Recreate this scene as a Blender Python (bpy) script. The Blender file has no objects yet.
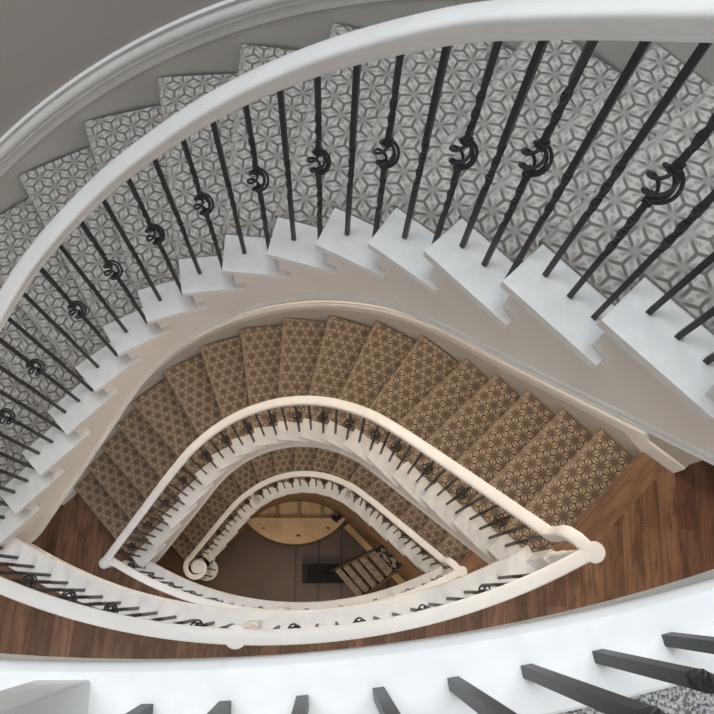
import bpy, bmesh, math
from math import sin, cos, pi, sqrt, atan2, hypot
from mathutils import Vector, Matrix
from mathutils.geometry import tessellate_polygon
import random
random.seed(4)
SC = bpy.context.scene
COL = SC.collection
R_ = 0.19            # riser
H = 3.42             # floor to floor, 18 risers
CZ = 3*H + 1.011     # camera height
S2 = sqrt(.5)

# ------------------------------------------------------------------ materials
def mat(name, col, rough=.5, metal=0., spec=.5):
    m = bpy.data.materials.new(name); m.use_nodes = True
    b = m.node_tree.nodes['Principled BSDF']
    b.inputs['Base Color'].default_value = (*col, 1)
    b.inputs['Roughness'].default_value = rough
    b.inputs['Metallic'].default_value = metal
    b.inputs['Specular IOR Level'].default_value = spec
    return m
class NT:
    def __init__(s, m):
        s.t = m.node_tree; s.n = s.t.nodes; s.l = s.t.links; s.b = s.n['Principled BSDF']
    def add(s, typ, **kw):
        n = s.n.new(typ)
        for k, v in kw.items(): setattr(n, k, v)
        return n
    def put(s, sock, v):
        if isinstance(v, (int, float)): sock.default_value = v
        elif isinstance(v, tuple): sock.default_value = v
        else: s.l.new(v, sock)
    def M(s, op, a, b=None, c=None, clamp=False):
        n = s.add('ShaderNodeMath', operation=op, use_clamp=clamp)
        for i, v in enumerate((a, b, c)):
            if v is not None: s.put(n.inputs[i], v)
        return n.outputs[0]
    def V(s, op, a, b=None, c=None, scale=None):
        n = s.add('ShaderNodeVectorMath', operation=op)
        for i, v in enumerate((a, b, c)):
            if v is not None: s.put(n.inputs[i], v)
        if scale is not None: s.put(n.inputs['Scale'], scale)
        return n
    def mixc(s, f, a, b, blend='MIX'):
        n = s.add('ShaderNodeMix', data_type='RGBA', blend_type=blend)
        s.put(n.inputs[0], f); s.put(n.inputs[6], a); s.put(n.inputs[7], b)
        return n.outputs[2]
    def noise(s, scale, detail=2, vec=None, rough=.5):
        n = s.add('ShaderNodeTexNoise'); n.inputs['Scale'].default_value = scale
        n.inputs['Detail'].default_value = detail; n.inputs['Roughness'].default_value = rough
        if vec is not None: s.l.new(vec, n.inputs['Vector'])
        return n.outputs['Fac']
    def bump(s, h, strength=.2, dist=.01):
        n = s.add('ShaderNodeBump'); n.inputs['Strength'].default_value = strength
        n.inputs['Distance'].default_value = dist
        s.l.new(h, n.inputs['Height']); s.l.new(n.outputs[0], s.b.inputs['Normal'])
    def step(s, x, e0, e1):
        n = s.add('ShaderNodeMapRange', interpolation_type='SMOOTHSTEP')
        s.put(n.inputs[0], x); n.inputs[1].default_value = e0; n.inputs[2].default_value = e1
        n.inputs[3].default_value = 0; n.inputs[4].default_value = 1
        return n.outputs[0]

def carpet_mat(name, light, dark, mid, D, skew=.035, cw=(.03, .10), lw=(.028, .085), ctr_r=.2, ctr_f=.8):
    m = mat(name, light, .95, 0, .1); t = NT(m)
    uvn = t.add('ShaderNodeUVMap'); uvn.uv_map = 'UVMap'; uv = uvn.outputs[0]
    q3 = sqrt(3)
    ro = t.add('ShaderNodeMapping'); ro.inputs['Rotation'].default_value = (0, 0, pi/2); t.l.new(uv, ro.inputs[0])
    p = t.V('SCALE', ro.outputs[0], scale=1/D).outputs[0]
    wob = t.add('ShaderNodeTexNoise'); wob.inputs['Scale'].default_value = 2.5; t.l.new(p, wob.inputs['Vector'])
    off = t.V('SCALE', t.V('SUBTRACT', wob.outputs['Color'], (.5, .5, .5)).outputs[0], scale=.05).outputs[0]
    p = t.V('ADD', p, off).outputs[0]
    a = t.V('WRAP', p, (-.5, -q3/2, -1.), (.5, q3/2, 1.)).outputs[0]
    p2 = t.V('ADD', p, (.5, q3/2, 0.)).outputs[0]
    b = t.V('WRAP', p2, (-.5, -q3/2, -1.), (.5, q3/2, 1.)).outputs[0]
    flat = lambda v: t.V('MULTIPLY', v, (1., 1., 0.)).outputs[0]
    a = flat(a); b = flat(b)
    la = t.V('LENGTH', a).outputs['Value']; lb = t.V('LENGTH', b).outputs['Value']
    sel = t.M('LESS_THAN', lb, la)
    mx = t.add('ShaderNodeMix', data_type='VECTOR'); t.put(mx.inputs[0], sel); t.put(mx.inputs[4], a); t.put(mx.inputs[5], b)
    g = mx.outputs[1]
    sp = t.add('ShaderNodeSeparateXYZ'); t.l.new(g, sp.inputs[0])
    rho = t.M('MINIMUM', la, lb)
    th = t.M('ARCTAN2', sp.outputs[1], sp.outputs[0])
    tt = t.M('ABSOLUTE', t.M('WRAP', th, pi/6, -pi/6))
    ld = t.M('MULTIPLY', rho, t.M('SINE', t.M('SUBTRACT', pi/6, tt)))
    ad = t.M('MULTIPLY', rho, t.M('SINE', tt))
    nz = t.noise(26, 2, p)
    ldn = t.M('ADD', ld, t.M('MULTIPLY', t.M('SUBTRACT', nz, .5), .03))
    line = t.M('SUBTRACT', 1., t.step(ldn, *lw))
    line = t.M('MULTIPLY', line, t.step(rho, .02, .26))
    sgn = t.M('WRAP', th, pi/6, -pi/6)
    sad = t.M('MULTIPLY', rho, t.M('SINE', sgn))
    core = t.M('SUBTRACT', 1., t.step(t.M('ABSOLUTE', t.M('ADD', t.M('SUBTRACT', sad, skew), t.M('MULTIPLY', t.M('SUBTRACT', nz, .5), .07))), *cw))
    core = t.M('MULTIPLY', core, t.M('SUBTRACT', 1., t.step(rho, .42, .5)))
    core = t.M('MULTIPLY', core, .75)
    ctr = t.M('SUBTRACT', 1., t.step(rho, .05, ctr_r))
    core = t.M('MAXIMUM', core, t.M('MULTIPLY', ctr, ctr_f))
    c = t.mixc(core, (*light, 1), (*mid, 1))
    c = t.mixc(line, c, (*dark, 1))
    fine = t.noise(60, 3, p, .7)
    c = t.mixc(.55, c, t.mixc(fine, (.35, .35, .35, 1), (.75, .75, .75, 1)), 'OVERLAY')
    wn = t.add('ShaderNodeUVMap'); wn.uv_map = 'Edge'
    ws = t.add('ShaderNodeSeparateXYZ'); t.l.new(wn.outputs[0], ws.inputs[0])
    pale_edge = t.M('SUBTRACT', 1., t.step(t.M('ABSOLUTE', t.M('ADD', ws.outputs[1], -.002)), .006, .022))  # carpet colour made paler along the nosing line
    c = t.mixc(t.M('MULTIPLY', pale_edge, t.M('ADD', .25, t.M('MULTIPLY', fine, .5))), c, (light[0]*.85, light[1]*.85, light[2]*.85, 1))
    t.l.new(c, t.b.inputs['Base Color'])
    hgt = t.M('ADD', t.M('MULTIPLY', t.M('SUBTRACT', 1., line), 1.), t.M('MULTIPLY', fine, .6))
    t.bump(hgt, .5, .006)
    return m

def wood_mat(name, c1, c2, c3, w=.115, L=1.3, rot=pi/2 + .06):
    m = mat(name, c1, .42, 0, .4); t = NT(m)
    oc = t.add('ShaderNodeTexCoord').outputs['Object']
    mp = t.add('ShaderNodeMapping'); mp.inputs['Rotation'].default_value = (0, 0, rot); t.l.new(oc, mp.inputs[0])
    br = t.add('ShaderNodeTexBrick'); t.l.new(mp.outputs[0], br.inputs[0])
    br.inputs['Scale'].default_value = 1; br.inputs['Brick Width'].default_value = L
    br.inputs['Row Height'].default_value = w; br.inputs['Mortar Size'].default_value = .0012
    br.inputs['Color1'].default_value = (*c1, 1); br.inputs['Color2'].default_value = (*c2, 1)
    br.inputs['Mortar'].default_value = (c3[0]*.35, c3[1]*.35, c3[2]*.35, 1); br.offset = .37; br.inputs['Bias'].default_value = -.1
    st = t.V('MULTIPLY', mp.outputs[0], (2.2, 48., 1.)).outputs[0]
    n1 = t.noise(1.0, 6, st, .65)
    st2 = t.V('MULTIPLY', mp.outputs[0], (1.2, 5., 1.)).outputs[0]
    n2 = t.noise(1.3, 3, st2)
    c = t.mixc(t.M('MULTIPLY', t.step(n1, .40, .75), .8), br.outputs['Color'], (*c3, 1))
    n3 = t.noise(1.0, 4, t.V('MULTIPLY', mp.outputs[0], (4., 15., 1.)).outputs[0], .6)
    c = t.mixc(t.M('MULTIPLY', t.step(n3, .48, .62), .55), c, (c2[0]*.55, c2[1]*.55, c2[2]*.55, 1))
    c = t.mixc(t.M('MULTIPLY', t.step(n2, .35, .7), .4), c, (c3[0]*.75, c3[1]*.75, c3[2]*.75, 1))
    t.l.new(c, t.b.inputs['Base Color'])
    t.bump(n1, .08, .004)
    return m
def speck_mat(name, c1, c2, scale, rough=.9, bump=.5, dist=.004, lo=.4, hi=.6):
    m = mat(name, c1, rough, 0, .2); t = NT(m)
    oc = t.add('ShaderNodeTexCoord').outputs['Object']
    n = t.noise(scale, 3, oc, .7)
    t.l.new(t.mixc(t.step(n, lo, hi), (*c1, 1), (*c2, 1)), t.b.inputs['Base Color'])
    if bump: t.bump(n, bump, dist)
    return m

M_white = speck_mat('white_gloss_paint', (.83, .835, .835), (.80, .805, .80), 6, .32, .05, .002)
M_tread = speck_mat('white_tread_paint', (.84, .845, .845), (.79, .80, .80), 9, .35, .04, .002)
M_string = speck_mat('stringer_paint', (.80, .78, .765), (.785, .765, .75), 3, .5, .03, .002)
M_wall = speck_mat('greige_wall', (.46, .44, .415), (.445, .425, .40), 2.2, .8, .05, .002)
M_skirt = mat('skirt_board_paint', (.60, .585, .555), .5)
M_ceil = mat('ceiling_paint', (.75, .73, .70), .8)
M_iron = mat('black_iron', (.018, .018, .02), .42, .35, .5)
M_irong = speck_mat('hammered_iron', (.018, .018, .020), (.062, .066, .072), 420, .38, .3, .001)
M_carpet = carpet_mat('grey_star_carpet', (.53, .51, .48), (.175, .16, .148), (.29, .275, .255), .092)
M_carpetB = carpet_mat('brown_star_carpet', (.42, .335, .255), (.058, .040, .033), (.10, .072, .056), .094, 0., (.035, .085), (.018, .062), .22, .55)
M_wood = wood_mat('walnut_planks', (.30, .165, .098), (.135, .066, .040), (.085, .042, .026))
M_nose = wood_mat('walnut_nosing', (.31, .175, .105), (.28, .155, .092), (.11, .056, .034), .4, 3., -pi/4)
M_pile = speck_mat('grey_twist_carpet', (.10, .10, .10), (.55, .55, .55), 260, .95, .6, .004, .38, .62)
M_ply = speck_mat('plywood', (.58, .43, .27), (.48, .34, .20), 4, .6, .1, .003, .3, .7)
M_plyd = speck_mat('raw_stud_board', (.33, .225, .13), (.22, .15, .09), 14, .7, .1, .003)
M_rawwall = speck_mat('bare_brown_panel', (.27, .17, .10), (.21, .13, .075), 1.6, .6, .05, .003)
M_black = speck_mat('black_plastic', (.006, .006, .007), (.012, .012, .013), 60, .7)
M_knot = mat('dark_knot', (.07, .045, .025), .8)
M_tan = speck_mat('worn_aluminium_tread', (.34, .265, .20), (.22, .16, .12), 24, .42, .1, .002)
M_rail = mat('worn_brown_rail', (.12, .085, .06), .5)
M_splat = speck_mat('paint_splattered_plastic', (.012, .014, .022), (.33, .27, .20), 17, .5, 0, 0, .51, .55)

def ground_mat():
    m = mat('brown_floor_boards', (.11, .085, .062), .45, 0, .4); t = NT(m)
    oc = t.add('ShaderNodeTexCoord').outputs['Object']
    sp = t.add('ShaderNodeSeparateXYZ'); t.l.new(oc, sp.inputs[0])
    x = t.M('DIVIDE', t.M('ADD', sp.outputs[0], .449), .336)
    fr = t.M('ABSOLUTE', t.M('WRAP', x, .5, -.5))
    seam = t.M('SUBTRACT', 1., t.step(fr, .03, .055))
    # sheets left of the first seam are one wide board
    seam = t.M('MULTIPLY', seam, t.M('GREATER_THAN', sp.outputs[0], -.55))
    n = t.noise(1.7, 3, oc); n2 = t.noise(90, 2, oc)
    c = t.mixc(t.step(n, .3, .7), (.072, .042, .029, 1), (.105, .063, .042, 1))
    c = t.mixc(t.M('MULTIPLY', t.step(n2, .72, .78), .6), c, (.3, .27, .23, 1))
    c = t.mixc(seam, c, (.03, .023, .02, 1))
    t.l.new(c, t.b.inputs['Base Color']); return m
M_ground = ground_mat()

# ------------------------------------------------------------------ object helpers
def empty(name, label, cat, loc=(0, 0, 0), group=None):
    o = bpy.data.objects.new(name, None); COL.objects.link(o); o.location = loc
    o.empty_display_size = .1
    o['label'] = label; o['category'] = cat
    if group: o['group'] = group
    return o
def link(name, me, m, parent=None, smooth=False):
    if m is not None:
        me.materials.clear(); me.materials.append(m)
    if smooth:
        for p in me.polygons: p.use_smooth = True
    o = bpy.data.objects.new(name, me); COL.objects.link(o)
    if parent:
        o.parent = parent
        pl = parent; off = Vector(pl.location)
        while pl.parent: pl = pl.parent; off += Vector(pl.location)
        o.location = -off          # mesh written in world coordinates
    return o
def mesh(bm, nm='m', smooth_ang=None):
    bmesh.ops.recalc_face_normals(bm, faces=bm.faces[:])
    me = bpy.data.meshes.new(nm); bm.to_mesh(me); bm.free(); return me
def struct(name, bm, m, smooth=False):
    o = link(name, mesh(bm, name), m, None, smooth); o['kind'] = 'structure'; return o
def autosmooth(o, ang=.6):
    me = o.data
    for p in me.polygons: p.use_smooth = True
    bm = bmesh.new(); bm.from_mesh(me)
    for e in bm.edges:
        if len(e.link_faces) == 2 and e.calc_face_angle(0) > ang: e.smooth = False
    bm.to_mesh(me); bm.free()
def bevel(bm, w, seg=2, ang=.5):
    es = [e for e in bm.edges if len(e.link_faces) == 2 and e.calc_face_angle(0) > ang]
    bmesh.ops.bevel(bm, geom=es, offset=w, segments=seg, affect='EDGES', profile=.5, clamp_overlap=True)
def prism(bm, pts, z0, z1):
    """pts: list of (x,y); z0,z1 floats or per-vertex lists."""
    n = len(pts)
    a = [bm.verts.new((p[0], p[1], z0[i] if isinstance(z0, (list, tuple)) else z0)) for i, p in enumerate(pts)]
    b = [bm.verts.new((p[0], p[1], z1[i] if isinstance(z1, (list, tuple)) else z1)) for i, p in enumerate(pts)]
    bm.faces.new(a[::-1]); bm.faces.new(b)
    for i in range(n):
        bm.faces.new((a[i], a[(i+1) % n], b[(i+1) % n], b[i]))
def box(bm, c, s, rz=0, rx=0, ry=0):
    m = Matrix.Translation(c) @ Matrix.Rotation(rz, 4, 'Z') @ Matrix.Rotation(ry, 4, 'Y') @ Matrix.Rotation(rx, 4, 'X') @ Matrix.Diagonal((*s, 1))
    bmesh.ops.create_cube(bm, size=1, matrix=m)
def sweep(bm, path, prof, side=None, closed_ends=True):
    """path: list of Vector; prof: list of (a,b) a along side (horizontal), b up."""
    n = len(path); rings = []
    for i, p in enumerate(path):
        t = (path[min(i+1, n-1)] - path[max(i-1, 0)]).normalized()
        if side: sd = side[i]
        else:
            h = Vector((t.x, t.y, 0)).normalized(); sd = Vector((h.y, -h.x, 0))
        up = sd.cross(t)
        if up.length < 1e-6: up = Vector((0, 0, 1))
        up.normalize()
        # miter
        if 0 < i < n-1:
            d1 = (path[i]-path[i-1]); d2 = (path[i+1]-path[i])
            d1 = Vector((d1.x, d1.y, 0)); d2 = Vector((d2.x, d2.y, 0))
            k = 1.
            if d1.length > 1e-5 and d2.length > 1e-5:
                ca = max(.3, d1.normalized().dot(d2.normalized())); k = 1/sqrt((1+ca)/2)
        else: k = 1.
        rings.append([bm.verts.new(p + sd*(a*k) + up*b) for a, b in prof])
    m = len(prof)
    for i in range(n-1):
        for j in range(m):
            bm.faces.new((rings[i][j], rings[i][(j+1) % m], rings[i+1][(j+1) % m], rings[i+1][j]))
    if closed_ends:
        bm.faces.new(rings[0][::-1]); bm.faces.new(rings[-1])
def lathe(bm, cx, cy, prof, seg=20):
    rings = []
    for r, z in prof:
        rings.append([bm.verts.new((cx + r*cos(2*pi*i/seg), cy + r*sin(2*pi*i/seg), z)) for i in range(seg)])
    for a, b in zip(rings, rings[1:]):
        for i in range(seg):
            bm.faces.new((a[i], a[(i+1) % seg], b[(i+1) % seg], b[i]))
    bm.faces.new(rings[0][::-1]); bm.faces.new(rings[-1])
def tube(bm, pts, r, seg=6):
    prof = [(r*cos(2*pi*i/seg), r*sin(2*pi*i/seg)) for i in range(seg)]
    rings = []; n = len(pts)
    ref = Vector((.31, .17, .93)).normalized()
    for i, p in enumerate(pts):
        t = (pts[min(i+1, n-1)] - pts[max(i-1, 0)]).normalized()
        s = t.cross(ref)
        if s.length < .1: s = t.cross(Vector((1, 0, 0)))
        s.normalize(); u = s.cross(t)
        rings.append([bm.verts.new(p + s*a + u*b) for a, b in prof])
    for i in range(n-1):
        for j in range(seg):
            bm.faces.new((rings[i][j], rings[i][(j+1) % seg], rings[i+1][(j+1) % seg], rings[i+1][j]))
    bm.faces.new(rings[0][::-1]); bm.faces.new(rings[-1])

# ------------------------------------------------------------------ plan of the stair
C0 = Vector((-.405, .215))
RI, RO = 1.0, 2.08
def curve(s, d, R):
    q = R*pi/4
    if abs(s) <= q:
        a = s/R
        return C0 + (R+d)*Vector((sin(a), cos(a)))
    g = 1 if s > 0 else -1
    return C0 + (R+d)*Vector((g*S2, S2)) + (abs(s)-q)*Vector((g*S2, -S2))
def tang(s, R=RI):
    q = R*pi/4
    a = max(-pi/4, min(pi/4, s/R))
    return Vector((cos(a), -sin(a)))
SI = {}; SO = {}
for k in range(-2, 21):
    if k <= 4: SI[k] = -1.789 + .2487*(k-1); SO[k] = -2.596 + .249*(k-1)
    elif k <= 13: SI[k] = -.795 + .1928*(k-5); SO[k] = -1.60 + .4031*(k-5)
    else: SI[k] = .747 + .2487*(k-13); SO[k] = 1.625 + .249*(k-13)
def I(k): return curve(SI[k], 0, RI)
def O(k): return curve(SO[k], 0, RO)
def kof(s, tab=SI):
    ks = sorted(tab)
    for a, b in zip(ks, ks[1:]):
        if s <= tab[b] or b == ks[-1]:
            return a + (s-tab[a])/(tab[b]-tab[a])
def kos(s, tab=SI, w=.14):
    return sum(kof(s + w*(j/4), tab) for j in range(-4, 5))/9
def Z(l, k): return l*H - (18-k)*R_
def lin(x, tab):
    if x <= tab[0][0]: return tab[0][1]
    for (a, u), (b, v) in zip(tab, tab[1:]):
        if x <= b: return u + (v-u)*(x-a)/(b-a)
    return tab[-1][1]
def INS(s): return lin(abs(s), [(0, .083), (.55, .083), (.95, .098)])   # baluster line, inset from the tread ends
def RAILH(s):        # underside of the rail above the nosing line
    return lin(s, [(-.85, .885), (-.62, .862), (-.40, .828), (-.1, .805), (.3, .808), (.8, .815), (1.07, .828), (1.4, .838)])
LR = .98             # underside of the landing rail
# landing edge arc (line of balusters)
def circ3(a, b, c):
    ax, ay = a; bx, by = b; cx, cy = c
    d = 2*(ax*(by-cy)+bx*(cy-ay)+cx*(ay-by))
    ux = ((ax*ax+ay*ay)*(by-cy)+(bx*bx+by*by)*(cy-ay)+(cx*cx+cy*cy)*(ay-by))/d
    uy = ((ax*ax+ay*ay)*(cx-bx)+(bx*bx+by*by)*(ax-cx)+(cx*cx+cy*cy)*(bx-ax))/d
    return Vector((ux, uy)), hypot(ax-ux, ay-uy)
AC, AR = circ3((-1.807, .214), (-.37, -.186), (1.064, .107))
def arcY(x, off=0): return AC.y - sqrt((AR-off)**2 - (x-AC.x)**2)
def arcP(a, off=0):      # a = angle from straight down, + to the right; off towards the well
    return AC + (AR-off)*Vector((sin(a), -cos(a)))
def arcA(x): return math.asin((x-AC.x)/AR)
SHIFT = {1: 0., 2: 0., 3: .050}
EDGE = {1: .085, 2: .085, 3: .053}
CR = Vector((1.195, .168)); CL = Vector((-1.935, .238))   # corner newels
S_R = 1.957; S_L = -1.839

# ------------------------------------------------------------------ staircases
carp = {3: M_carpet, 2: M_carpetB, 1: M_carpetB}
WCAP = .16
def lerp2(a, b, t): return a + (b-a)*t
def build_flight(l, label):
    base = O(1)
    root = empty('staircase', label, 'staircase', (base.x, base.y, (l-1)*H))
    for k in range(1, 18):
        a, b = I(k), I(k+1); oa, ob = O(k), O(k+1)
        na = (oa-a).normalized(); nb = (ob-b).normalized()
        e = (b-a).normalized()
        z = Z(l, k)
        # white tread end with its returned nosing
        bm = bmesh.new()
        b2 = b + e*.075
        nrm = Vector((-e.y, e.x))
        pts = [a, b2, b2 + nrm*.04, b + nb*.04 + e*.04, b + nb*WCAP + e*.04, a + na*WCAP]
        if l == 1 and k == 1:
            pass
        prism(bm, [(p.x, p.y) for p in pts], z-.032, z)
        bevel(bm, .008, 2)
        tr = link('tread', mesh(bm), M_tread, root); autosmooth(tr, .5)
        # carpet: nosing roll and the riser below
        gi = a + na*WCAP; bi = b + nb*WCAP + (b-a).normalized()*.03
        bo = ob + (ob-oa).normalized()*.03
        f = Vector((-na.y, na.x))
        if f.dot(a-b) < 0: f = -f     # towards the foot of the stair
        th = .012
        zl = z - R_
        prof = [(None, th, 0), (.0, th, None), (.010, th*.6, None), (.014, -.006, None), (.010, -.022, None), (-.002, -.034, None), (-.022, -.038, None), (-.024, -R_+th, None)]
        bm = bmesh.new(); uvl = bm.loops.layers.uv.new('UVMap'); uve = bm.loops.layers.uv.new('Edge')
        rowsI = []; rowsO = []; vv = []
        cum = 0; prev = None
        for (d, dz, _) in prof:
            if d is None:
                pi_, po_ = bi, bo; v = None
            else:
                pi_, po_ = gi + f*d, oa + f*d
            rowsI.append(Vector((pi_.x, pi_.y, z+dz))); rowsO.append(Vector((po_.x, po_.y, z+dz)))
        # v measured from the nosing
        vals = [None, 0]
        for i in range(2, len(prof)):
            vals.append(vals[-1] - (rowsI[i]-rowsI[i-1]).length)
        def uvof(p, i):
            q = Vector((p.x, p.y)) - a
            u = q.dot(na)
            if i == 0: return (u, -q.dot(f))
            return (u, vals[i])
        ou = (.37*k % 1, .61*k % 1)
        if k <= 5 or k >= 13: ou = (0, 0.0)
        VI = [bm.verts.new(p) for p in rowsI]; VO = [bm.verts.new(p) for p in rowsO]
        for i in range(len(prof)-1):
            fc = bm.faces.new((VI[i], VO[i], VO[i+1], VI[i+1]))
            for lp in fc.loops:
                if lp.vert in (VI[i], VO[i]): j = i
                else: j = i+1
                u, v = uvof(lp.vert.co, j)
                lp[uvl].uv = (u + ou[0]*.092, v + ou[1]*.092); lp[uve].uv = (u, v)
        # inner edge thickness
        zb = z - .002
        v1 = bm.verts.new((rowsI[0].x, rowsI[0].y, zb)); v2 = bm.verts.new((rowsI[1].x, rowsI[1].y, zb))
        fc = bm.faces.new((VI[0], VI[1], v2, v1))
        for lp in fc.loops: lp[uvl].uv = (lp.vert.co.x, lp.vert.co.y)
        cp = gi + f*(-.024); vc_ = bm.verts.new((cp.x, cp.y, z+th))
        fc = bm.faces.new(VI[1:] + [vc_])
        for lp in fc.loops: lp[uvl].uv = (0, lp.vert.co.z)
        me = mesh(bm)
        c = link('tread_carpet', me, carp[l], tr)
        autosmooth(c, 1.2)
    # carpet over the last riser below the landing nosing
    for k in range(1, 19):
        a = I(k); oa = O(k); na = (oa-a).normalized()
        f = Vector((-na.y, na.x))
        if f.dot(I(k-1)-a) < 0: f = -f
        bm = bmesh.new()
        p0 = a + na*.032 - f*.03; p1 = oa - f*.03
        q1 = p1 - f*.018; q0 = p0 - f*.018
        prism(bm, [(p.x, p.y) for p in (p0, p1, q1, q0)], Z(l, k)-R_, Z(l, k)-.032)
        link('riser', mesh(bm), M_tread, root)
        if k == 18:
            bm = bmesh.new(); uvl = bm.loops.layers.uv.new('UVMap')
            r0 = a + na*WCAP - f*.012; r1 = oa - f*.012
            prism(bm, [(p.x, p.y) for p in (r0, r1, r1-f*.014, r0-f*.014)], Z(l, k)-R_, Z(l, k)-.005)
            for fc in bm.faces:
                for lp in fc.loops: lp[uvl].uv = ((Vector((lp.vert.co.x, lp.vert.co.y))-a).dot(na), lp.vert.co.z)
            link('riser_carpet', mesh(bm), carp[l], root)
    # inner stringer: the white apron under the tread ends
    zb_floor = (l-1)*H + (-.27 if l > 1 else 0)
    def zlow(s):
        return max(l*H - (18-kos(s))*R_ - .562, zb_floor)
    bm = bmesh.new()
    ks = []
    for k in range(1, 19):
        n = 8
        s0 = SI[k] + .03; s1 = (SI[k+1] + .03) if k < 18 else SI[18]+.06
        if k == 1 and l > 1: pass
        for j in range(n):
            sa = s0 + (s1-s0)*j/n; sb = s0 + (s1-s0)*(j+1)/n
            top = Z(l, k) - .03
            pa, pb = curve(sa, .03, RI), curve(sb, .03, RI)
            qa, qb = curve(sa, .075, RI), curve(sb, .075, RI)
            la, lb = (zlow(sa), zlow(sb))
            if l == 1: la = max(la, top-.26) if False else la
            prism(bm, [(pa.x, pa.y), (pb.x, pb.y), (qb.x, qb.y), (qa.x, qa.y)], [la, lb, lb, la], [top]*4)
    bmesh.ops.remove_doubles(bm, verts=bm.verts[:], dist=1e-5)
    if l > 1:
        # run the apron down to the landing below
        p = [curve(SI[1]-.09, .03, RI), curve(SI[1]+.03, .03, RI), curve(SI[1]+.03, .075, RI), curve(SI[1]-.09, .075, RI)]
        prism(bm, [(q.x, q.y) for q in p], zb_floor, (l-1)*H - .001)
    st = link('stringer', mesh(bm), M_string if l > 1 else M_rawwall, root)
    if l > 1:
        path = [Vector((*curve(s, .03, RI), zlow(s)+.035)) for s in [SI[1]-.07 + (SI[18]+.1-SI[1])*i/90 for i in range(91)]]
        prof = [(.0, -.028), (.0, .012), (-.005, .008), (-.006, -.002), (-.002, -.006), (-.002, -.010), (-.008, -.014), (-.009, -.022), (-.006, -.028)]
        bm = bmesh.new(); sweep(bm, path, [(-a, b) for a, b in prof])
        mo = link('stringer_moulding', mesh(bm), M_white, root); autosmooth(mo, .7)
    # plastered underside
    bm = bmesh.new(); prev = None; ringpts = []
    for i in range(61):
        t = i/60
        s = SI[1] + (SI[18]-SI[1])*t; k = kos(s)
        kk = kof(s)
        # matching outer point through k
        k0 = int(math.floor(kk)); fr = kk-k0
        so = SO[k0] + (SO[k0+1]-SO[k0])*fr
        pi_ = curve(s, .05, RI); po = curve(so, 0, RO)
        zz = max(zlow(s)+.01, (l-1)*H+.0)
        if l == 1: zz = max(l*H - (18-kos(s))*R_ - .30, .012)
        ringpts.append((pi_, po, zz))
    V = [(bm.verts.new((p.x, p.y, z)), bm.verts.new((q.x, q.y, z)), bm.verts.new((q.x, q.y, z+.03)), bm.verts.new((p.x, p.y, z+.03))) for p, q, z in ringpts]
    for A, B in zip(V, V[1:]):
        for j in range(4): bm.faces.new((A[j], A[(j+1) % 4], B[(j+1) % 4], B[j]))
    bm.faces.new(V[0]); bm.faces.new(V[-1][::-1])
    link('soffit', mesh(bm), M_ceil, root)
    # foot step with rounded end on the ground
    if l == 1:
        bm = bmesh.new()
        lathe(bm, -1.70, .295, [(.13, .0), (.13, .155), (.152, .16), (.155, .175), (.15, .19)], 36)
        o = link('rounded_step_end', mesh(bm), M_tread, root); autosmooth(o, .6)
    return root
flights = {
 3: build_flight(3, 'white curved staircase with grey star carpet, highest and nearest flight, across the top'),
 2: build_flight(2, 'white curved staircase with brown star carpet, middle flight climbing from the small wood landing'),
 1: build_flight(1, 'lowest curved staircase with dark brown carpet, rising from the brown ground floor'),
}

# ------------------------------------------------------------------ balusters
BW = .0145
def bar_rings(bm, segs, w):
    """square bar through (z, twist angle) stations."""
    rings = []
    h = w/sqrt(2)
    for z, a in segs:
        rings.append([bm.verts.new((h*cos(a+pi/4+i*pi/2), h*sin(a+pi/4+i*pi/2), z)) for i in range(4)])
    for A, B in zip(rings, rings[1:]):
        for i in range(4): bm.faces.new((A[i], A[(i+1) % 4], B[(i+1) % 4], B[i]))
    bm.faces.new(rings[0][::-1]); bm.faces.new(rings[-1])
def stations(length, twists):
    st = [(-.004, 0)]; ang = 0
    for z0, z1, turns in twists:
        n = int(turns*14)
        for i in range(n+1):
            st.append((z0 + (z1-z0)*i/n, ang + turns*2*pi*i/n))
        ang += turns*2*pi
    st.append((length, ang)); return st
cache = {}
def bal_mesh(kind, length):
    key = (kind, round(length, 2))
    if key in cache: return cache[key]
    L = key[1]
    up = L - .885
    bm = bmesh.new()
    if kind == 'plain':
        bar_rings(bm, stations(L, [(.33+up*.5, .53+up*.5, .75)]), BW)
    else:
        c = .52 + up*.5
        bar_rings(bm, stations(c-.055, [(c-.30, c-.12, .75)]), BW)
        bar_rings(bm, [(z+c+.055, a) for z, a in stations(L-c-.055, [(.06, .20, .6)])], BW)
        for zz in (c-.062, c-.05, c+.05, c+.062):
            box(bm, (0, 0, zz), (.022, .022, .009))
    me = mesh(bm); me.materials.append(M_irong)
    cache[key] = me; return me
def basket_mesh():
    bm = bmesh.new()
    for q in range(4):
        pts = []
        for i in range(15):
            t = i/14
            r = .003 + .031*sin(pi*t)**.7
            a = q*pi/2 + 1.15*pi*t
            pts.append(Vector((r*cos(a), r*sin(a), -.05 + .10*t)))
        tube(bm, pts, .0045, 6)
    me = mesh(bm)
    for p in me.polygons: p.use_smooth = True
    me.materials.append(M_irong); return me
ME_BASK = basket_mesh()
def baluster(root, x, y, z, ang, kind, length):
    me = bal_mesh(kind, length)
    o = bpy.data.objects.new('baluster', me); COL.objects.link(o); o.parent = root
    rl = Vector(root.location)
    o.location = Vector((x, y, z)) - rl; o.rotation_euler = (0, 0, ang)
    if kind == 'basket':
        b = bpy.data.objects.new('scroll_basket', ME_BASK); COL.objects.link(b); b.parent = o
        b.location = (0, 0, .52 + (round(length, 2)-.885)*.5); b.rotation_euler = (0, 0, random.uniform(-.3, .3))
    return o
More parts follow.
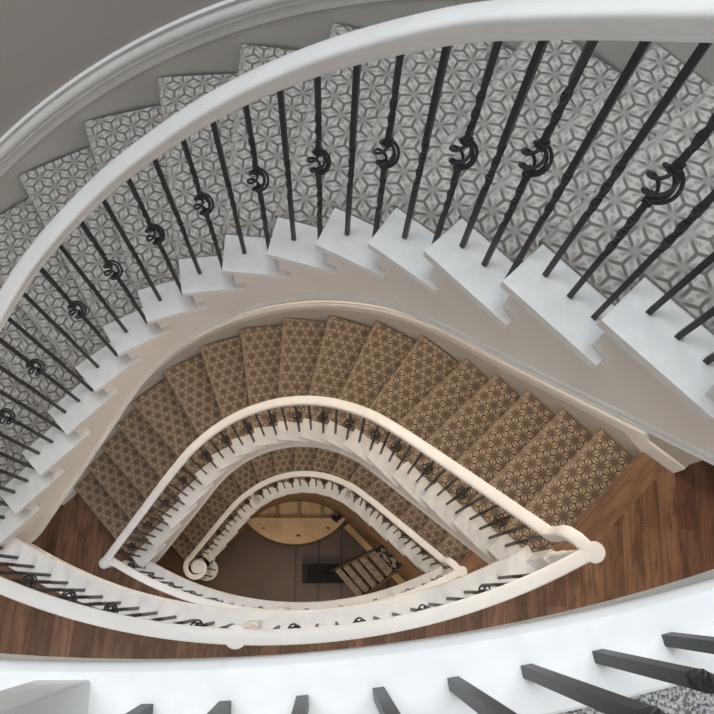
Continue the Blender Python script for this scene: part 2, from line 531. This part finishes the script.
# rail profile: origin = underside centre
RP = [(-.019, 0), (-.021, .006), (-.0245, .008), (-.0255, .013), (-.0235, .016), (-.0245, .022), (-.029, .034), (-.0325, .042), (-.033, .050), (-.030, .056), (-.022, .059), (-.010, .0605), (0, .061),
      (.010, .0605), (.022, .059), (.030, .056), (.033, .050), (.0325, .042), (.029, .034), (.0245, .022), (.0235, .016), (.0255, .013), (.0245, .008), (.021, .006), (.019, 0)]
def rail_obj(root, path, side=None, name='handrail'):
    bm = bmesh.new(); sweep(bm, path, RP, side)
    o = link(name, mesh(bm), M_white, root); autosmooth(o, .9); return o
def newel(root, x, y, z0, z1, sc=1.0, ang=0, cap=True, base_h=.14, capr=.051):
    bm = bmesh.new()
    w = .069*sc
    box(bm, (x, y, z0+base_h/2), (w, w, base_h), ang)
    bevel(bm, .003, 1)
    h = z1 - z0
    pr = [(.034, base_h), (.036, base_h+.015), (.028, base_h+.03), (.034, base_h+.05), (.029, base_h+.07), (.031, base_h+.2), (.027, h*.6), (.022, h-.12), (.024, h-.10), (.034, h-.09), (.028, h-.075), (.030, h-.03), (.038, h)]
    lathe(bm, x, y, [(r*sc, z0+zz) for r, zz in pr], 20)
    o = link('newel_post', mesh(bm), M_white, root); autosmooth(o, .5)
    if cap:
        bm = bmesh.new()
        lathe(bm, x, y, [(capr*.75, z1-.004), (capr*.8, z1+.015), (capr*.95, z1+.036), (capr, z1+.044), (capr*.99, z1+.052), (capr*.93, z1+.0575), (capr*.6, z1+.0605), (.01, z1+.0608)], 28)
        c = link('newel_cap', mesh(bm), M_white, o); autosmooth(c, .8)
    return o
def railz(l, s):
    z = l*H - (18-kos(s, SI, .10))*R_ + RAILH(s)
    lo = (l-1)*H + LR
    if l > 1: z = max(z, lo)
    return z
def build_flight_rail(l, label):
    b0 = curve(SI[2], INS(SI[2]), RI)
    root = empty('stair_balustrade', label, 'balustrade', (b0.x, b0.y, Z(l, 2)))
    # handrail
    path = []; side = []
    def addp(s, z):
        p = curve(s, INS(s), RI); path.append(Vector((p.x, p.y, z)))
        t = tang(s); side.append(Vector((t.y, -t.x, 0)))
    s_end = 1.80
    if l > 1: s = S_L
    else: s = -1.60
    n = int((s_end-s)/.035)
    for i in range(n+1):
        ss = s + (s_end-s)*i/n; addp(ss, railz(l, ss))
    z1 = railz(l, 1.80); zt = l*H + LR
    for ss, zz in ((1.825, z1+.02), (1.840, z1+.05), (1.848, z1+.10), (1.850, z1+.16), (1.852, zt-.055), (1.862, zt-.018), (1.880, zt), (1.91, zt), (S_R-.01, zt)):
        addp(ss, zz)
    if l == 1:
        # curled end over the foot step
        vc = Vector((-1.685, .296)); pts = []
        p0 = path[0]; v0 = Vector((p0.x, p0.y)) - vc
        r0 = v0.length; a0 = atan2(v0.y, v0.x)
        N = 46
        for i in range(1, N+1):
            t = i/N
            a = a0 + t*2*pi*1.12
            r = r0 + (.045-r0)*t**1.5
            pts.append((Vector((vc.x+r*cos(a), vc.y+r*sin(a), p0.z - .10*min(1, t*2.2)**.8)), Vector((cos(a), sin(a), 0))))
        path = [p for p, _ in reversed(pts)] + path
        tb = []
        for i in range(len(path)):
            t_ = (path[min(i+1, len(path)-1)] - path[max(i-1, 0)]); tb.append(Vector((t_.y, -t_.x, 0)).normalized())
        side = tb
        bm = bmesh.new(); zc = p0.z-.10
        lathe(bm, vc.x, vc.y, [(.055, zc), (.066, zc+.02), (.076, zc+.045), (.074, zc+.055), (.06, zc+.061), (.01, zc+.062)], 28)
        vo = link('volute_eye', mesh(bm), M_white, root); autosmooth(vo, .8)
        newel(root, vc.x+.02, vc.y, R_, zc, .95, pi/4, cap=False)
        for q in range(4):
            aa = -2.6 + q*.85
            baluster(root, -1.70+.118*cos(aa), .295+.118*sin(aa), R_, aa, 'plain', zc-R_+.01)
    rail_obj(root, path, side)
    # balusters
    for k in range(1, 18):
        nb = 3 if (k <= 4 or k >= 13) else 2
        run = SI[k+1]-SI[k]
        fr = (.27, .61, .94) if nb == 3 else (.42, .92)
        for j, f in enumerate(fr):
            s = SI[k] + run*f
            if s > 1.93: continue
            if l == 1 and k == 1 and j < 2: continue
            if k == 17 and j > 0: continue
            p = curve(s, INS(s), RI); z = Z(l, k)
            if l == 1 and k in (6, 12) and j == 0:
                newel(root, p.x, p.y, z, railz(l, s)+.005, .95, -s/RI, cap=False); continue
            kind = 'basket' if j == 1 else 'plain'
            top = railz(l, s)
            t = tang(s)
            baluster(root, p.x, p.y, z, atan2(t.y, t.x), kind, top - z + .012)
    return root
rails = {
 3: build_flight_rail(3, 'black iron stair balustrade with wide white handrail along the grey carpeted flight, nearest at top'),
 2: build_flight_rail(2, 'stair balustrade with cream white handrail on the middle flight of brown carpet'),
 1: build_flight_rail(1, 'smallest stair balustrade whose cream handrail ends in a spiral curl at the ground'),
}
NEWEL_X = {3: -.32, 2: -.384, 1: -.390}
def build_landing_rail(l, label):
    sh = SHIFT[l]
    root = empty('landing_balustrade', label, 'balustrade', (NEWEL_X[l], arcY(NEWEL_X[l])+sh, l*H))
    path = [Vector((CL.x, CL.y+sh*.3, l*H+LR))]
    a0, a1 = arcA(-1.88), arcA(1.14)
    for i in range(61):
        p = arcP(a0 + (a1-a0)*i/60)
        path.append(Vector((p.x, p.y+sh, l*H+LR)))
    path.append(Vector((CR.x, CR.y+sh*.3, l*H+LR)))
    rail_obj(root, path)
    nx = NEWEL_X[l]; ztop = l*H+LR
    newel(root, nx, arcY(nx)+sh, l*H, ztop, 1.0, 0, True, .38)
    cr = newel(root, CR.x+.012, CR.y+sh*.3, l*H, ztop, 1.05, pi/4, True, .38, .049)
    cl = newel(root, CL.x-.01, CL.y+sh*.3, l*H, ztop, 1.05, pi/4, True, .38, .049)
    step = .094 if l == 3 else .1075
    # right of the middle newel, then left of it
    first = {3: -.027+.0, 2: -.261, 1: -.28}[l]
    a = arcA(first); i = 0
    while True:
        p = arcP(a)
        if p.x > 1.09: break
        kind = ('plain', 'basket', 'plain')[i % 3]
        if l == 3: kind = 'plain' if i % 3 != 1 else 'basket'
        baluster(root, p.x, p.y+sh, l*H, a, kind, LR+.012)
        a += step/AR; i += 1
    if l == 3:
        for xx in (-.121, -.215):
            baluster(root, xx, arcY(xx)+sh, l*H, arcA(xx), 'plain', LR+.012)
    a = arcA({3: -.43, 2: -.519, 1: -.50}[l]); i = 0
    while True:
        p = arcP(a)
        if p.x < -1.87: break
        kind = ('plain', 'basket', 'plain')[i % 3] if i < 4 else ('plain', 'basket')[(i) % 2]
        baluster(root, p.x, p.y+sh, l*H, a, kind, LR+.012)
        a -= step/AR; i += 1
    return root
build_landing_rail(3, 'nearest landing balustrade, iron bars standing on the broad white curb along the bottom edge')
build_landing_rail(2, 'landing balustrade in two white arcs with round newel caps above the dark wood floor')
build_landing_rail(1, 'small cream landing balustrade between the middle flight and the ground floor view')

# ------------------------------------------------------------------ landings
WL = [Vector((-3.55, 1.71)), Vector((-2.70, .86))]
WR = [Vector((2.095, .70)), Vector((2.95, 1.555))]
def hole_loop(l):
    sh = SHIFT[l]; off = EDGE[l]-.016
    pts = []
    a0, a1 = arcA(-1.80), arcA(1.10)
    pts.append(curve(SI[1]-.02, .035, RI))
    for i in range(41):
        p = arcP(a0+(a1-a0)*i/40, off); p = Vector((p.x, p.y+sh))
        if p.x-p.y*1 < curve(SI[18]+.045, .0, RI).x - curve(SI[18]+.045, .0, RI).y: pts.append(p)
    pts.append(curve(SI[18]+.045, .0, RI))
    o18 = curve(SO[18]+.045, .06, RO); pts.append(o18)
    for i in range(41):
        s = SO[18] + (SO[1]-SO[18])*i/40
        if i == 0: continue
        pts.append(curve(s, .06, RO))
    return pts
def slab(name, l, z0, z1, m, shrink=0):
    outer = [Vector((-3.55, -2.6)), Vector((2.95, -2.6)), Vector((2.95, 2.6)), Vector((-3.55, 2.6))]
    hole = hole_loop(l)
    a = [Vector((p.x, p.y, 0)) for p in outer]; b = [Vector((p.x, p.y, 0)) for p in hole]
    tris = tessellate_polygon([a, b]); allp = a+b
    bm = bmesh.new()
    top = [bm.verts.new((p.x, p.y, z1)) for p in allp]; bot = [bm.verts.new((p.x, p.y, z0)) for p in allp]
    for t in tris:
        try:
            bm.faces.new([top[i] for i in t]); bm.faces.new([bot[i] for i in t][::-1])
        except ValueError: pass
    for loop in (range(4), range(4, len(allp))):
        loop = list(loop)
        for i, j in zip(loop, loop[1:]+loop[:1]): bm.faces.new((top[i], top[j], bot[j], bot[i]))
    return struct(name, bm, m)
slab('floor.001', 1, H-.03, H, M_wood)
slab('floor.002', 2, 2*H-.03, 2*H, M_wood)
slab('floor.003', 3, 3*H-.03, 3*H, M_pile)
for l, nm in ((1, 'ceiling.001'), (2, 'ceiling.002'), (3, 'ceiling.003')):
    slab(nm, l, l*H-.245, l*H-.031, M_ceil)
bm = bmesh.new(); box(bm, (-.3, 0, -.05), (6.5, 5.2, .1)); struct('floor', bm, M_ground)
# wood nosing boards at the head of each flight
for n_, (l, mm) in enumerate(((1, M_nose), (2, M_nose), (3, M_pile))):
    a = curve(SI[18], 0, RI); b = curve(SO[18], .0, RO); u = (b-a).normalized(); f = Vector((S2, -S2))
    bm = bmesh.new()
    pts = [a-f*.005+u*.03, b-f*.005, b+f*.15, a+f*.15+u*.26]
    prism(bm, [(p.x, p.y) for p in pts], l*H-.032, l*H+.004); bevel(bm, .004, 2)
    struct('trim_%d' % (n_+1), bm, mm)
# curbs and fascias along the well
tn = 4
for l in (1, 2, 3):
    sh = SHIFT[l]; e = EDGE[l]
    a0, a1 = arcA(-1.885), arcA(1.215)
    bm = bmesh.new()
    pts = [arcP(a0+(a1-a0)*i/60) for i in range(61)]
    path = [Vector((p.x, p.y+sh, l*H)) for p in pts]
    wd = .055 if l == 3 else .064
    # side vector points right of travel (towards -Y); curb from +e (well) to wd
    prof = [(-e, .002), (-e+.003, .012), (-e+.010, .018), (wd-.004, .018), (wd, .014), (wd, -.03), (-e+.016, -.03), (-e+.004, -.026), (-e, -.018)]
    sweep(bm, path, prof)
    o = struct('trim_%d' % tn, bm, M_tread); autosmooth(o, .7); tn += 1
    bm = bmesh.new()
    fh = -.25
    prof = [(-e+.018, -.028), (-e+.018, fh), (-e+.05, fh), (-e+.05, -.028)]
    sweep(bm, path, prof)
    o = struct('trim_%d' % tn, bm, M_string); autosmooth(o, .7); tn += 1
# moulding on the curved wall above each flight
for l in (1, 2, 3):
    path = []
    for i in range(91):
        s = SO[1]-.05 + (SO[18]+.02-SO[1]+.05)*i/90
        p = curve(s, .012, RO)
        path.append(Vector((p.x, p.y, l*H - (18-kos(s, SO, .3))*R_ + (0 if l == 3 else .045))))
    prof = [(.0, .085), (-.012, .088), (-.014, .10), (-.010, .135), (-.013, .142), (-.018, .150), (-.014, .158), (-.020, .168), (-.026, .185), (-.022, .205), (-.012, .222), (-.016, .23), (-.018, .245), (.0, .25)]
    bm = bmesh.new(); sweep(bm, path, [(-a, b) for a, b in prof])
    o = struct('trim_%d' % tn, bm, M_white); autosmooth(o, .6); tn += 1
for l in (1, 2, 3):
    path = []
    for i in range(91):
        s = SO[1] + (SO[18]-SO[1])*i/90
        p = curve(s, .012, RO)
        path.append(Vector((p.x, p.y, l*H - (18-kos(s, SO, .3))*R_)))
    bm = bmesh.new(); sweep(bm, path, [(.0, -.26), (.007, -.26), (.007, .14), (.0, .14)])
    o = struct('trim_%d' % tn, bm, M_skirt); autosmooth(o, .6); tn += 1
# baseboards on the landing stubs
for l in (1, 2, 3):
    for pts in ([curve(SO[18]-.0, .012, RO), WR[0], WR[1]], [WL[0], WL[1], curve(SO[1], .012, RO)]):
        bm = bmesh.new()
        path = [Vector((p.x, p.y, l*H)) for p in pts]
        prof = [(0, .0), (.014, 0), (.014, .145), (.008, .158), (.0, .165)]
        sweep(bm, path, prof)
        struct('baseboard_%s' % ('right' if pts[1] == WR[0] else 'left') + ('' if l == 1 else '.%03d' % (l-1)), bm, M_white)

for l in (1, 2, 3):
    bm = bmesh.new(); s1 = SO[18]-.002; s0 = s1-.30
    pa, pb = curve(s0, .0, RO), curve(s1, -.004, RO); qa, qb = curve(s0, .012, RO), curve(s1, .012, RO)
    prism(bm, [(p.x, p.y) for p in (pa, pb, qb, qa)], [l*H+.06, l*H-.02, l*H-.02, l*H+.06], [l*H+.10, l*H+.165, l*H+.165, l*H+.10])
    struct('trim_%d' % tn, bm, M_white); tn += 1
# ------------------------------------------------------------------ walls
TOP = 3*H + 5.5
bm = bmesh.new()
pts = [WL[0], WL[1]] + [curve(SO[1] + (SO[18]-SO[1])*i/80, .012, RO) for i in range(81)] + [WR[0], WR[1]]
path = [Vector((p.x, p.y, 0)) for p in pts]
sweep(bm, path, [(0, 0), (0, TOP), (-.1, TOP), (-.1, 0)])
o = struct('wall_back', bm, M_wall); autosmooth(o, .35)
bm = bmesh.new(); box(bm, (-3.6, -.4, TOP/2), (.1, 4.4, TOP)); struct('wall_left', bm, M_wall)
bm = bmesh.new(); box(bm, (3.0, -.5, TOP/2), (.1, 4.3, TOP)); struct('wall_right', bm, M_wall)
bm = bmesh.new(); box(bm, (-.3, -2.65, TOP/2), (6.6, .1, TOP)); struct('wall_front', bm, M_wall)
# top ceiling with an open skylight over the well
bm = bmesh.new()
for (x0, x1, y0, y1) in ((-3.65, -1.9, -2.7, 2.7), (1.3, 3.05, -2.7, 2.7), (-1.9, 1.3, -2.7, -.9), (-1.9, 1.3, 1.9, 2.7)):
    box(bm, ((x0+x1)/2, (y0+y1)/2, TOP+.05), (x1-x0, y1-y0, .1))
struct('ceiling', bm, M_ceil)
# bare wall under the lowest flight
bm = bmesh.new()
def zl1(s): return Z(1, 1) if False else H - (18-kos(s))*R_ - .28
ss = [SI[2]-.05 + (SI[18]+.0-SI[2]+.05)*i/70 for i in range(71)]
V = []
for s in ss:
    p = curve(s, .04, RI); q = curve(s, .09, RI); z1 = max(zl1(s), .03)
    V.append([bm.verts.new((p.x, p.y, 0)), bm.verts.new((p.x, p.y, z1)), bm.verts.new((q.x, q.y, z1)), bm.verts.new((q.x, q.y, 0))])
for A, B in zip(V, V[1:]):
    for j in range(4): bm.faces.new((A[j], A[(j+1) % 4], B[(j+1) % 4], B[j]))
bm.faces.new(V[0]); bm.faces.new(V[-1][::-1])
o = struct('wall_understair', bm, M_rawwall); autosmooth(o, .4)
# sill board at its foot on the right
bm = bmesh.new()
a = curve(.77, .038, RI); b = curve(2.05, .038, RI); n = Vector((-S2, -S2))
prism(bm, [(p.x, p.y) for p in (a, b, b+n*.085, a+n*.085)], 0, .10)
bevel(bm, .004, 1); struct('baseboard_understair', bm, M_ply)

# ------------------------------------------------------------------ ground floor things
# bench in a lens shape
BH = .42
bench = empty('bench', 'curved plywood bench box in a lens shape against the wall under the lowest stairs', 'bench', (-.44, .9, 0))
cb, rb = circ3((-1.135, .935), (-.455, .64), (.262, .985))
xa, xb = -1.135, .262
def front(x): return cb.y - sqrt(rb*rb-(x-cb.x)**2)
N = 40
ypl = 1.005
fr_ = []
for i in range(N+1):
    x = xa + (xb-xa)*i/N; fr_.append(Vector((x, front(x))))
bm = bmesh.new()
xs = [xa+.035, xb-.01]
poly = [(p.x, p.y) for p in fr_] + [(xb, ypl), (xa+.03, ypl)]
prism(bm, poly, BH-.022, BH); bevel(bm, .003, 1)
link('seat_panel', mesh(bm), M_ply, bench)
bm = bmesh.new()
path = [Vector((p.x, p.y+.012, 0)) for p in fr_[1:-1]]
sweep(bm, path, [(0, 0), (.0, BH-.022), (-.02, BH-.022), (-.02, 0)])
o = link('front_panel', mesh(bm), M_plyd, bench); autosmooth(o, .4)
bm = bmesh.new()
arc = [curve(-.70 + 1.40*i/30, .035, RI) for i in range(31)]
arc = [p for p in arc if p.y > ypl]
prism(bm, [(p.x, p.y) for p in arc] + [(arc[-1].x, ypl), (arc[0].x, ypl)][0:2], BH-.10, BH-.08)
link('rear_panel', mesh(bm), M_ply, bench)
for xx in (-.715, -.400, -.070):
    yt = C0.y + sqrt(1.03**2 - (xx-C0.x)**2)
    bm = bmesh.new(); box(bm, (xx, (ypl+yt)/2, BH-.05), (.045, yt-ypl, .075)); bevel(bm, .003, 1)
    link('divider', mesh(bm), M_plyd, bench)
for xx, yy, sz in ((-.90, .86, .022), (-.405, .76, .032), (.02, .862, .026)):
    bm = bmesh.new()
    pp = [(xx + sz*(1+.35*sin(3*a+xx*9))*cos(a), yy + sz*.62*(1+.3*cos(2*a+1))*sin(a)) for a in [2*pi*i/14 for i in range(14)]]
    prism(bm, pp, BH, BH+.006); link('hand_hole', mesh(bm), M_knot, bench)
# black pad
pc = (.145, 1.055)
bm = bmesh.new()
hp = []
for i in range(28):
    a = 2*pi*i/28
    x = 16*sin(a)**3; y = 13*cos(a)-5*cos(2*a)-2*cos(3*a)-cos(4*a)
    hp.append((.135 + x*.0046, 1.0 + (y)*.0040))
prism(bm, hp, BH+.001, BH+.06); bevel(bm, .006, 2)
o = link('kneeling_pad', mesh(bm), M_black); o['label'] = 'small black heart-shaped pad lying on the right corner of the plywood bench'; o['category'] = 'pad'
# black case
case = empty('tool_case', 'long black tool case lying flat on the brown floor, partly below the stepladder', 'case', (.0, .25, 0))
bm = bmesh.new(); box(bm, (.03, .248, .10), (.60, .26, .20)); bevel(bm, .012, 2); link('body', mesh(bm), M_black, case)
bm = bmesh.new(); box(bm, (-.30, .248, .105), (.085, .27, .21)); bevel(bm, .01, 2); link('end_cap', mesh(bm), mat('matt_black', (.004, .004, .005), .7), case)
bm = bmesh.new()
tube(bm, [Vector((.02, .248+sin(a)*.0, .20)) + Vector((-.07*cos(a), 0, .035*sin(a))) for a in [pi*i/10 for i in range(11)]], .008, 8)
link('handle', mesh(bm), M_black, case)

# ------------------------------------------------------------------ camera
f, nx, ny = 740.58, 326.06, 591.4
n = Vector((nx-357, ny-357, f)).normalized()
e1 = Vector((1, 0, 0)) - n.x*n; e1.normalize()
e2 = n.cross(e1)
def toW(v): return Vector((v.dot(e1), -v.dot(e2), -v.dot(n)))
xw = toW(Vector((1, 0, 0))); yw = toW(Vector((0, -1, 0))); zw = toW(Vector((0, 0, -1)))
def bp(px, py, z):
    v = Vector((px-357, py-357, f)); d = v.dot(n); k = (CZ-z)/d
    return Vector((v.dot(e1)*k, -v.dot(e2)*k, z))
cam = bpy.data.cameras.new('camera'); co = bpy.data.objects.new('camera', cam); COL.objects.link(co)
mw = Matrix.Identity(4)
for i, v in enumerate((xw, yw, zw)):
    for j in range(3): mw[j][i] = v[j]
mw.translation = Vector((0, 0, CZ)); co.matrix_world = mw
cam.sensor_width = 36; cam.lens = f/714*36; cam.clip_start = .02
SC.camera = co

# ------------------------------------------------------------------ stepladder
lad = empty('stepladder', 'folded stepladder with five worn treads and a paint-splattered black top, leaning at the right wall', 'stepladder', (.3, .1, 0))
ZT = [.30, .56, .82, 1.08, 1.34]
px = [((335, 570.8), (358.5, 597.7)), ((342.8, 567.5), (365.2, 593.2)), ((351.2, 563), (372.5, 588.2)), ((359, 559), (379.8, 582.6)), ((368.6, 555.2), (387.6, 576.4))]
ends = []
for (a, b), z in zip(px, ZT):
    A, B = bp(*a, z), bp(*b, z); ends.append((A, B))
    d = (B-A).normalized(); w = Vector((-d.y, d.x, 0))
    bm = bmesh.new()
    bw = .082
    for q in range(3):
        t0 = q*bw/3+.002; t1 = (q+1)*bw/3-.002
        prism(bm, [(p.x, p.y) for p in (A+w*t0, B+w*t0, B+w*t1, A+w*t1)], z-.018, z + (.003 if q == 1 else 0))
    prism(bm, [(p.x, p.y) for p in (A, B, B+w*bw, A+w*bw)], z-.028, z-.016)
    link('tread', mesh(bm), M_tan, lad)
z = 1.60
c4 = [bp(*q, z) for q in ((373.6, 549), (395.8, 573.8), (402.4, 562.5), (383.5, 544))]
bm = bmesh.new(); prism(bm, [(p.x, p.y) for p in c4], z-.06, z); bevel(bm, .018, 3)
link('top_cap', mesh(bm), M_splat, lad)
for side_ in (0, 1):
    p1 = ends[0][side_]; p5 = ends[4][side_]
    sl = (p5-p1)/(p5.z-p1.z)
    o_ = (p1-ends[0][1-side_]).normalized()*.012
    lo = p1 - sl*(p1.z-.0) + o_ ; hi = p5 + sl*.22 + o_
    d = (ends[0][1]-ends[0][0]).normalized(); w = Vector((-d.y, d.x, 0))
    bm = bmesh.new()
    prof = [(lo, -.0), (lo, .06)]
    vs = []
    for P_ in (lo, hi):
        for (aa, bb) in ((0, -.01), (0, .075), (.02, .075), (.02, -.01)):
            oo = o_.normalized()*aa
            vs.append(bm.verts.new(P_ + oo + w*bb))
    bm.faces.new(vs[:4]); bm.faces.new(vs[4:][::-1])
    for i in range(4): bm.faces.new((vs[i], vs[(i+1) % 4], vs[4+(i+1) % 4], vs[4+i]))
    link('side_rail', mesh(bm), M_rail, lad)
    # folded rear leg
    bm = bmesh.new(); vs = []
    for P_ in (lo, hi):
        for (aa, bb) in ((0, .085), (0, .11), (-.02, .11), (-.02, .085)):
            oo = o_.normalized()*aa
            vs.append(bm.verts.new(P_ + oo + w*bb))
    bm.faces.new(vs[:4]); bm.faces.new(vs[4:][::-1])
    for i in range(4): bm.faces.new((vs[i], vs[(i+1) % 4], vs[4+(i+1) % 4], vs[4+i]))
    link('rear_leg', mesh(bm), M_black, lad)

# ------------------------------------------------------------------ light
def area(name, loc, size, power, col, rot=(0, 0, 0), sy=None):
    L = bpy.data.lights.new(name, 'AREA'); L.energy = power; L.color = col
    L.shape = 'RECTANGLE'; L.size = size; L.size_y = sy or size
    o = bpy.data.objects.new(name, L); COL.objects.link(o); o.location = loc; o.rotation_euler = rot
    return o
def point(name, loc, power, col, rad=.12):
    L = bpy.data.lights.new(name, 'POINT'); L.energy = power; L.color = col; L.shadow_soft_size = rad
    o = bpy.data.objects.new(name, L); COL.objects.link(o); o.location = loc; return o
area('skylight', (-.3, 1.15, TOP+.08), 3.1, 238, (.90, .955, 1.0), sy=1.45)
fl = area('upper_fill', (-.4, 1.75, 3*H+3.3), 1.4, 10, (.93, .97, 1.0), sy=.8)  # added fill light for faces turned to the well, not a fixture
fl.rotation_euler = (-.62, 0, 0)
for l, pw, c in ((3, 15, (.95, .96, 1.0)), (2, 17, (1., .95, .90)), (1, 7, (1., .88, .76))):
    for xx in (-1.9, 1.4):
        area('landing_fill', (xx, -2.55, l*H+1.25), 1.1, pw, c, (pi/2, 0, 0), sy=1.7)  # added upright fill panels by the front wall, which has no windows
warm = (1., .84, .66)
# landing ceiling lamps
for l, pw, c in ((3, .5, (.92, .96, 1.0)), (2, 12, (1., .93, .86)), (1, 26, warm)):
    z = l*H + (2.6 if l == 3 else H-.42)
    area('landing_lamp', (-1.9, -1.3, z), 1.3, pw, (.84, .88, 1.0) if l == 1 else c)
    area('landing_lamp', (1.7, -1.2, z), 1.3, pw*1.15, c)
area('hall_lamp', (-.3, -1.3, H-.42), 1.2, 42, (1., .82, .62))
# wall lamps under the flight above
for l, pw in ((2, 19.), (1, 12.)):
    for k in (5, 9, 13, 16):
        p = curve(SO[k], -.12, RO)
        point('wall_lamp', (p.x, p.y, Z(l, k)+1.95), pw, warm, .1)
w = bpy.data.worlds.new('world'); SC.world = w; w.use_nodes = True
w.node_tree.nodes['Background'].inputs[0].default_value = (.80, .90, 1.0, 1)
w.node_tree.nodes['Background'].inputs[1].default_value = 1.0
SC.view_settings.view_transform = 'Standard'; SC.view_settings.look = 'None'
SC.view_settings.gamma = 1; SC.view_settings.exposure = 0.0
SC.view_settings.use_curve_mapping = False
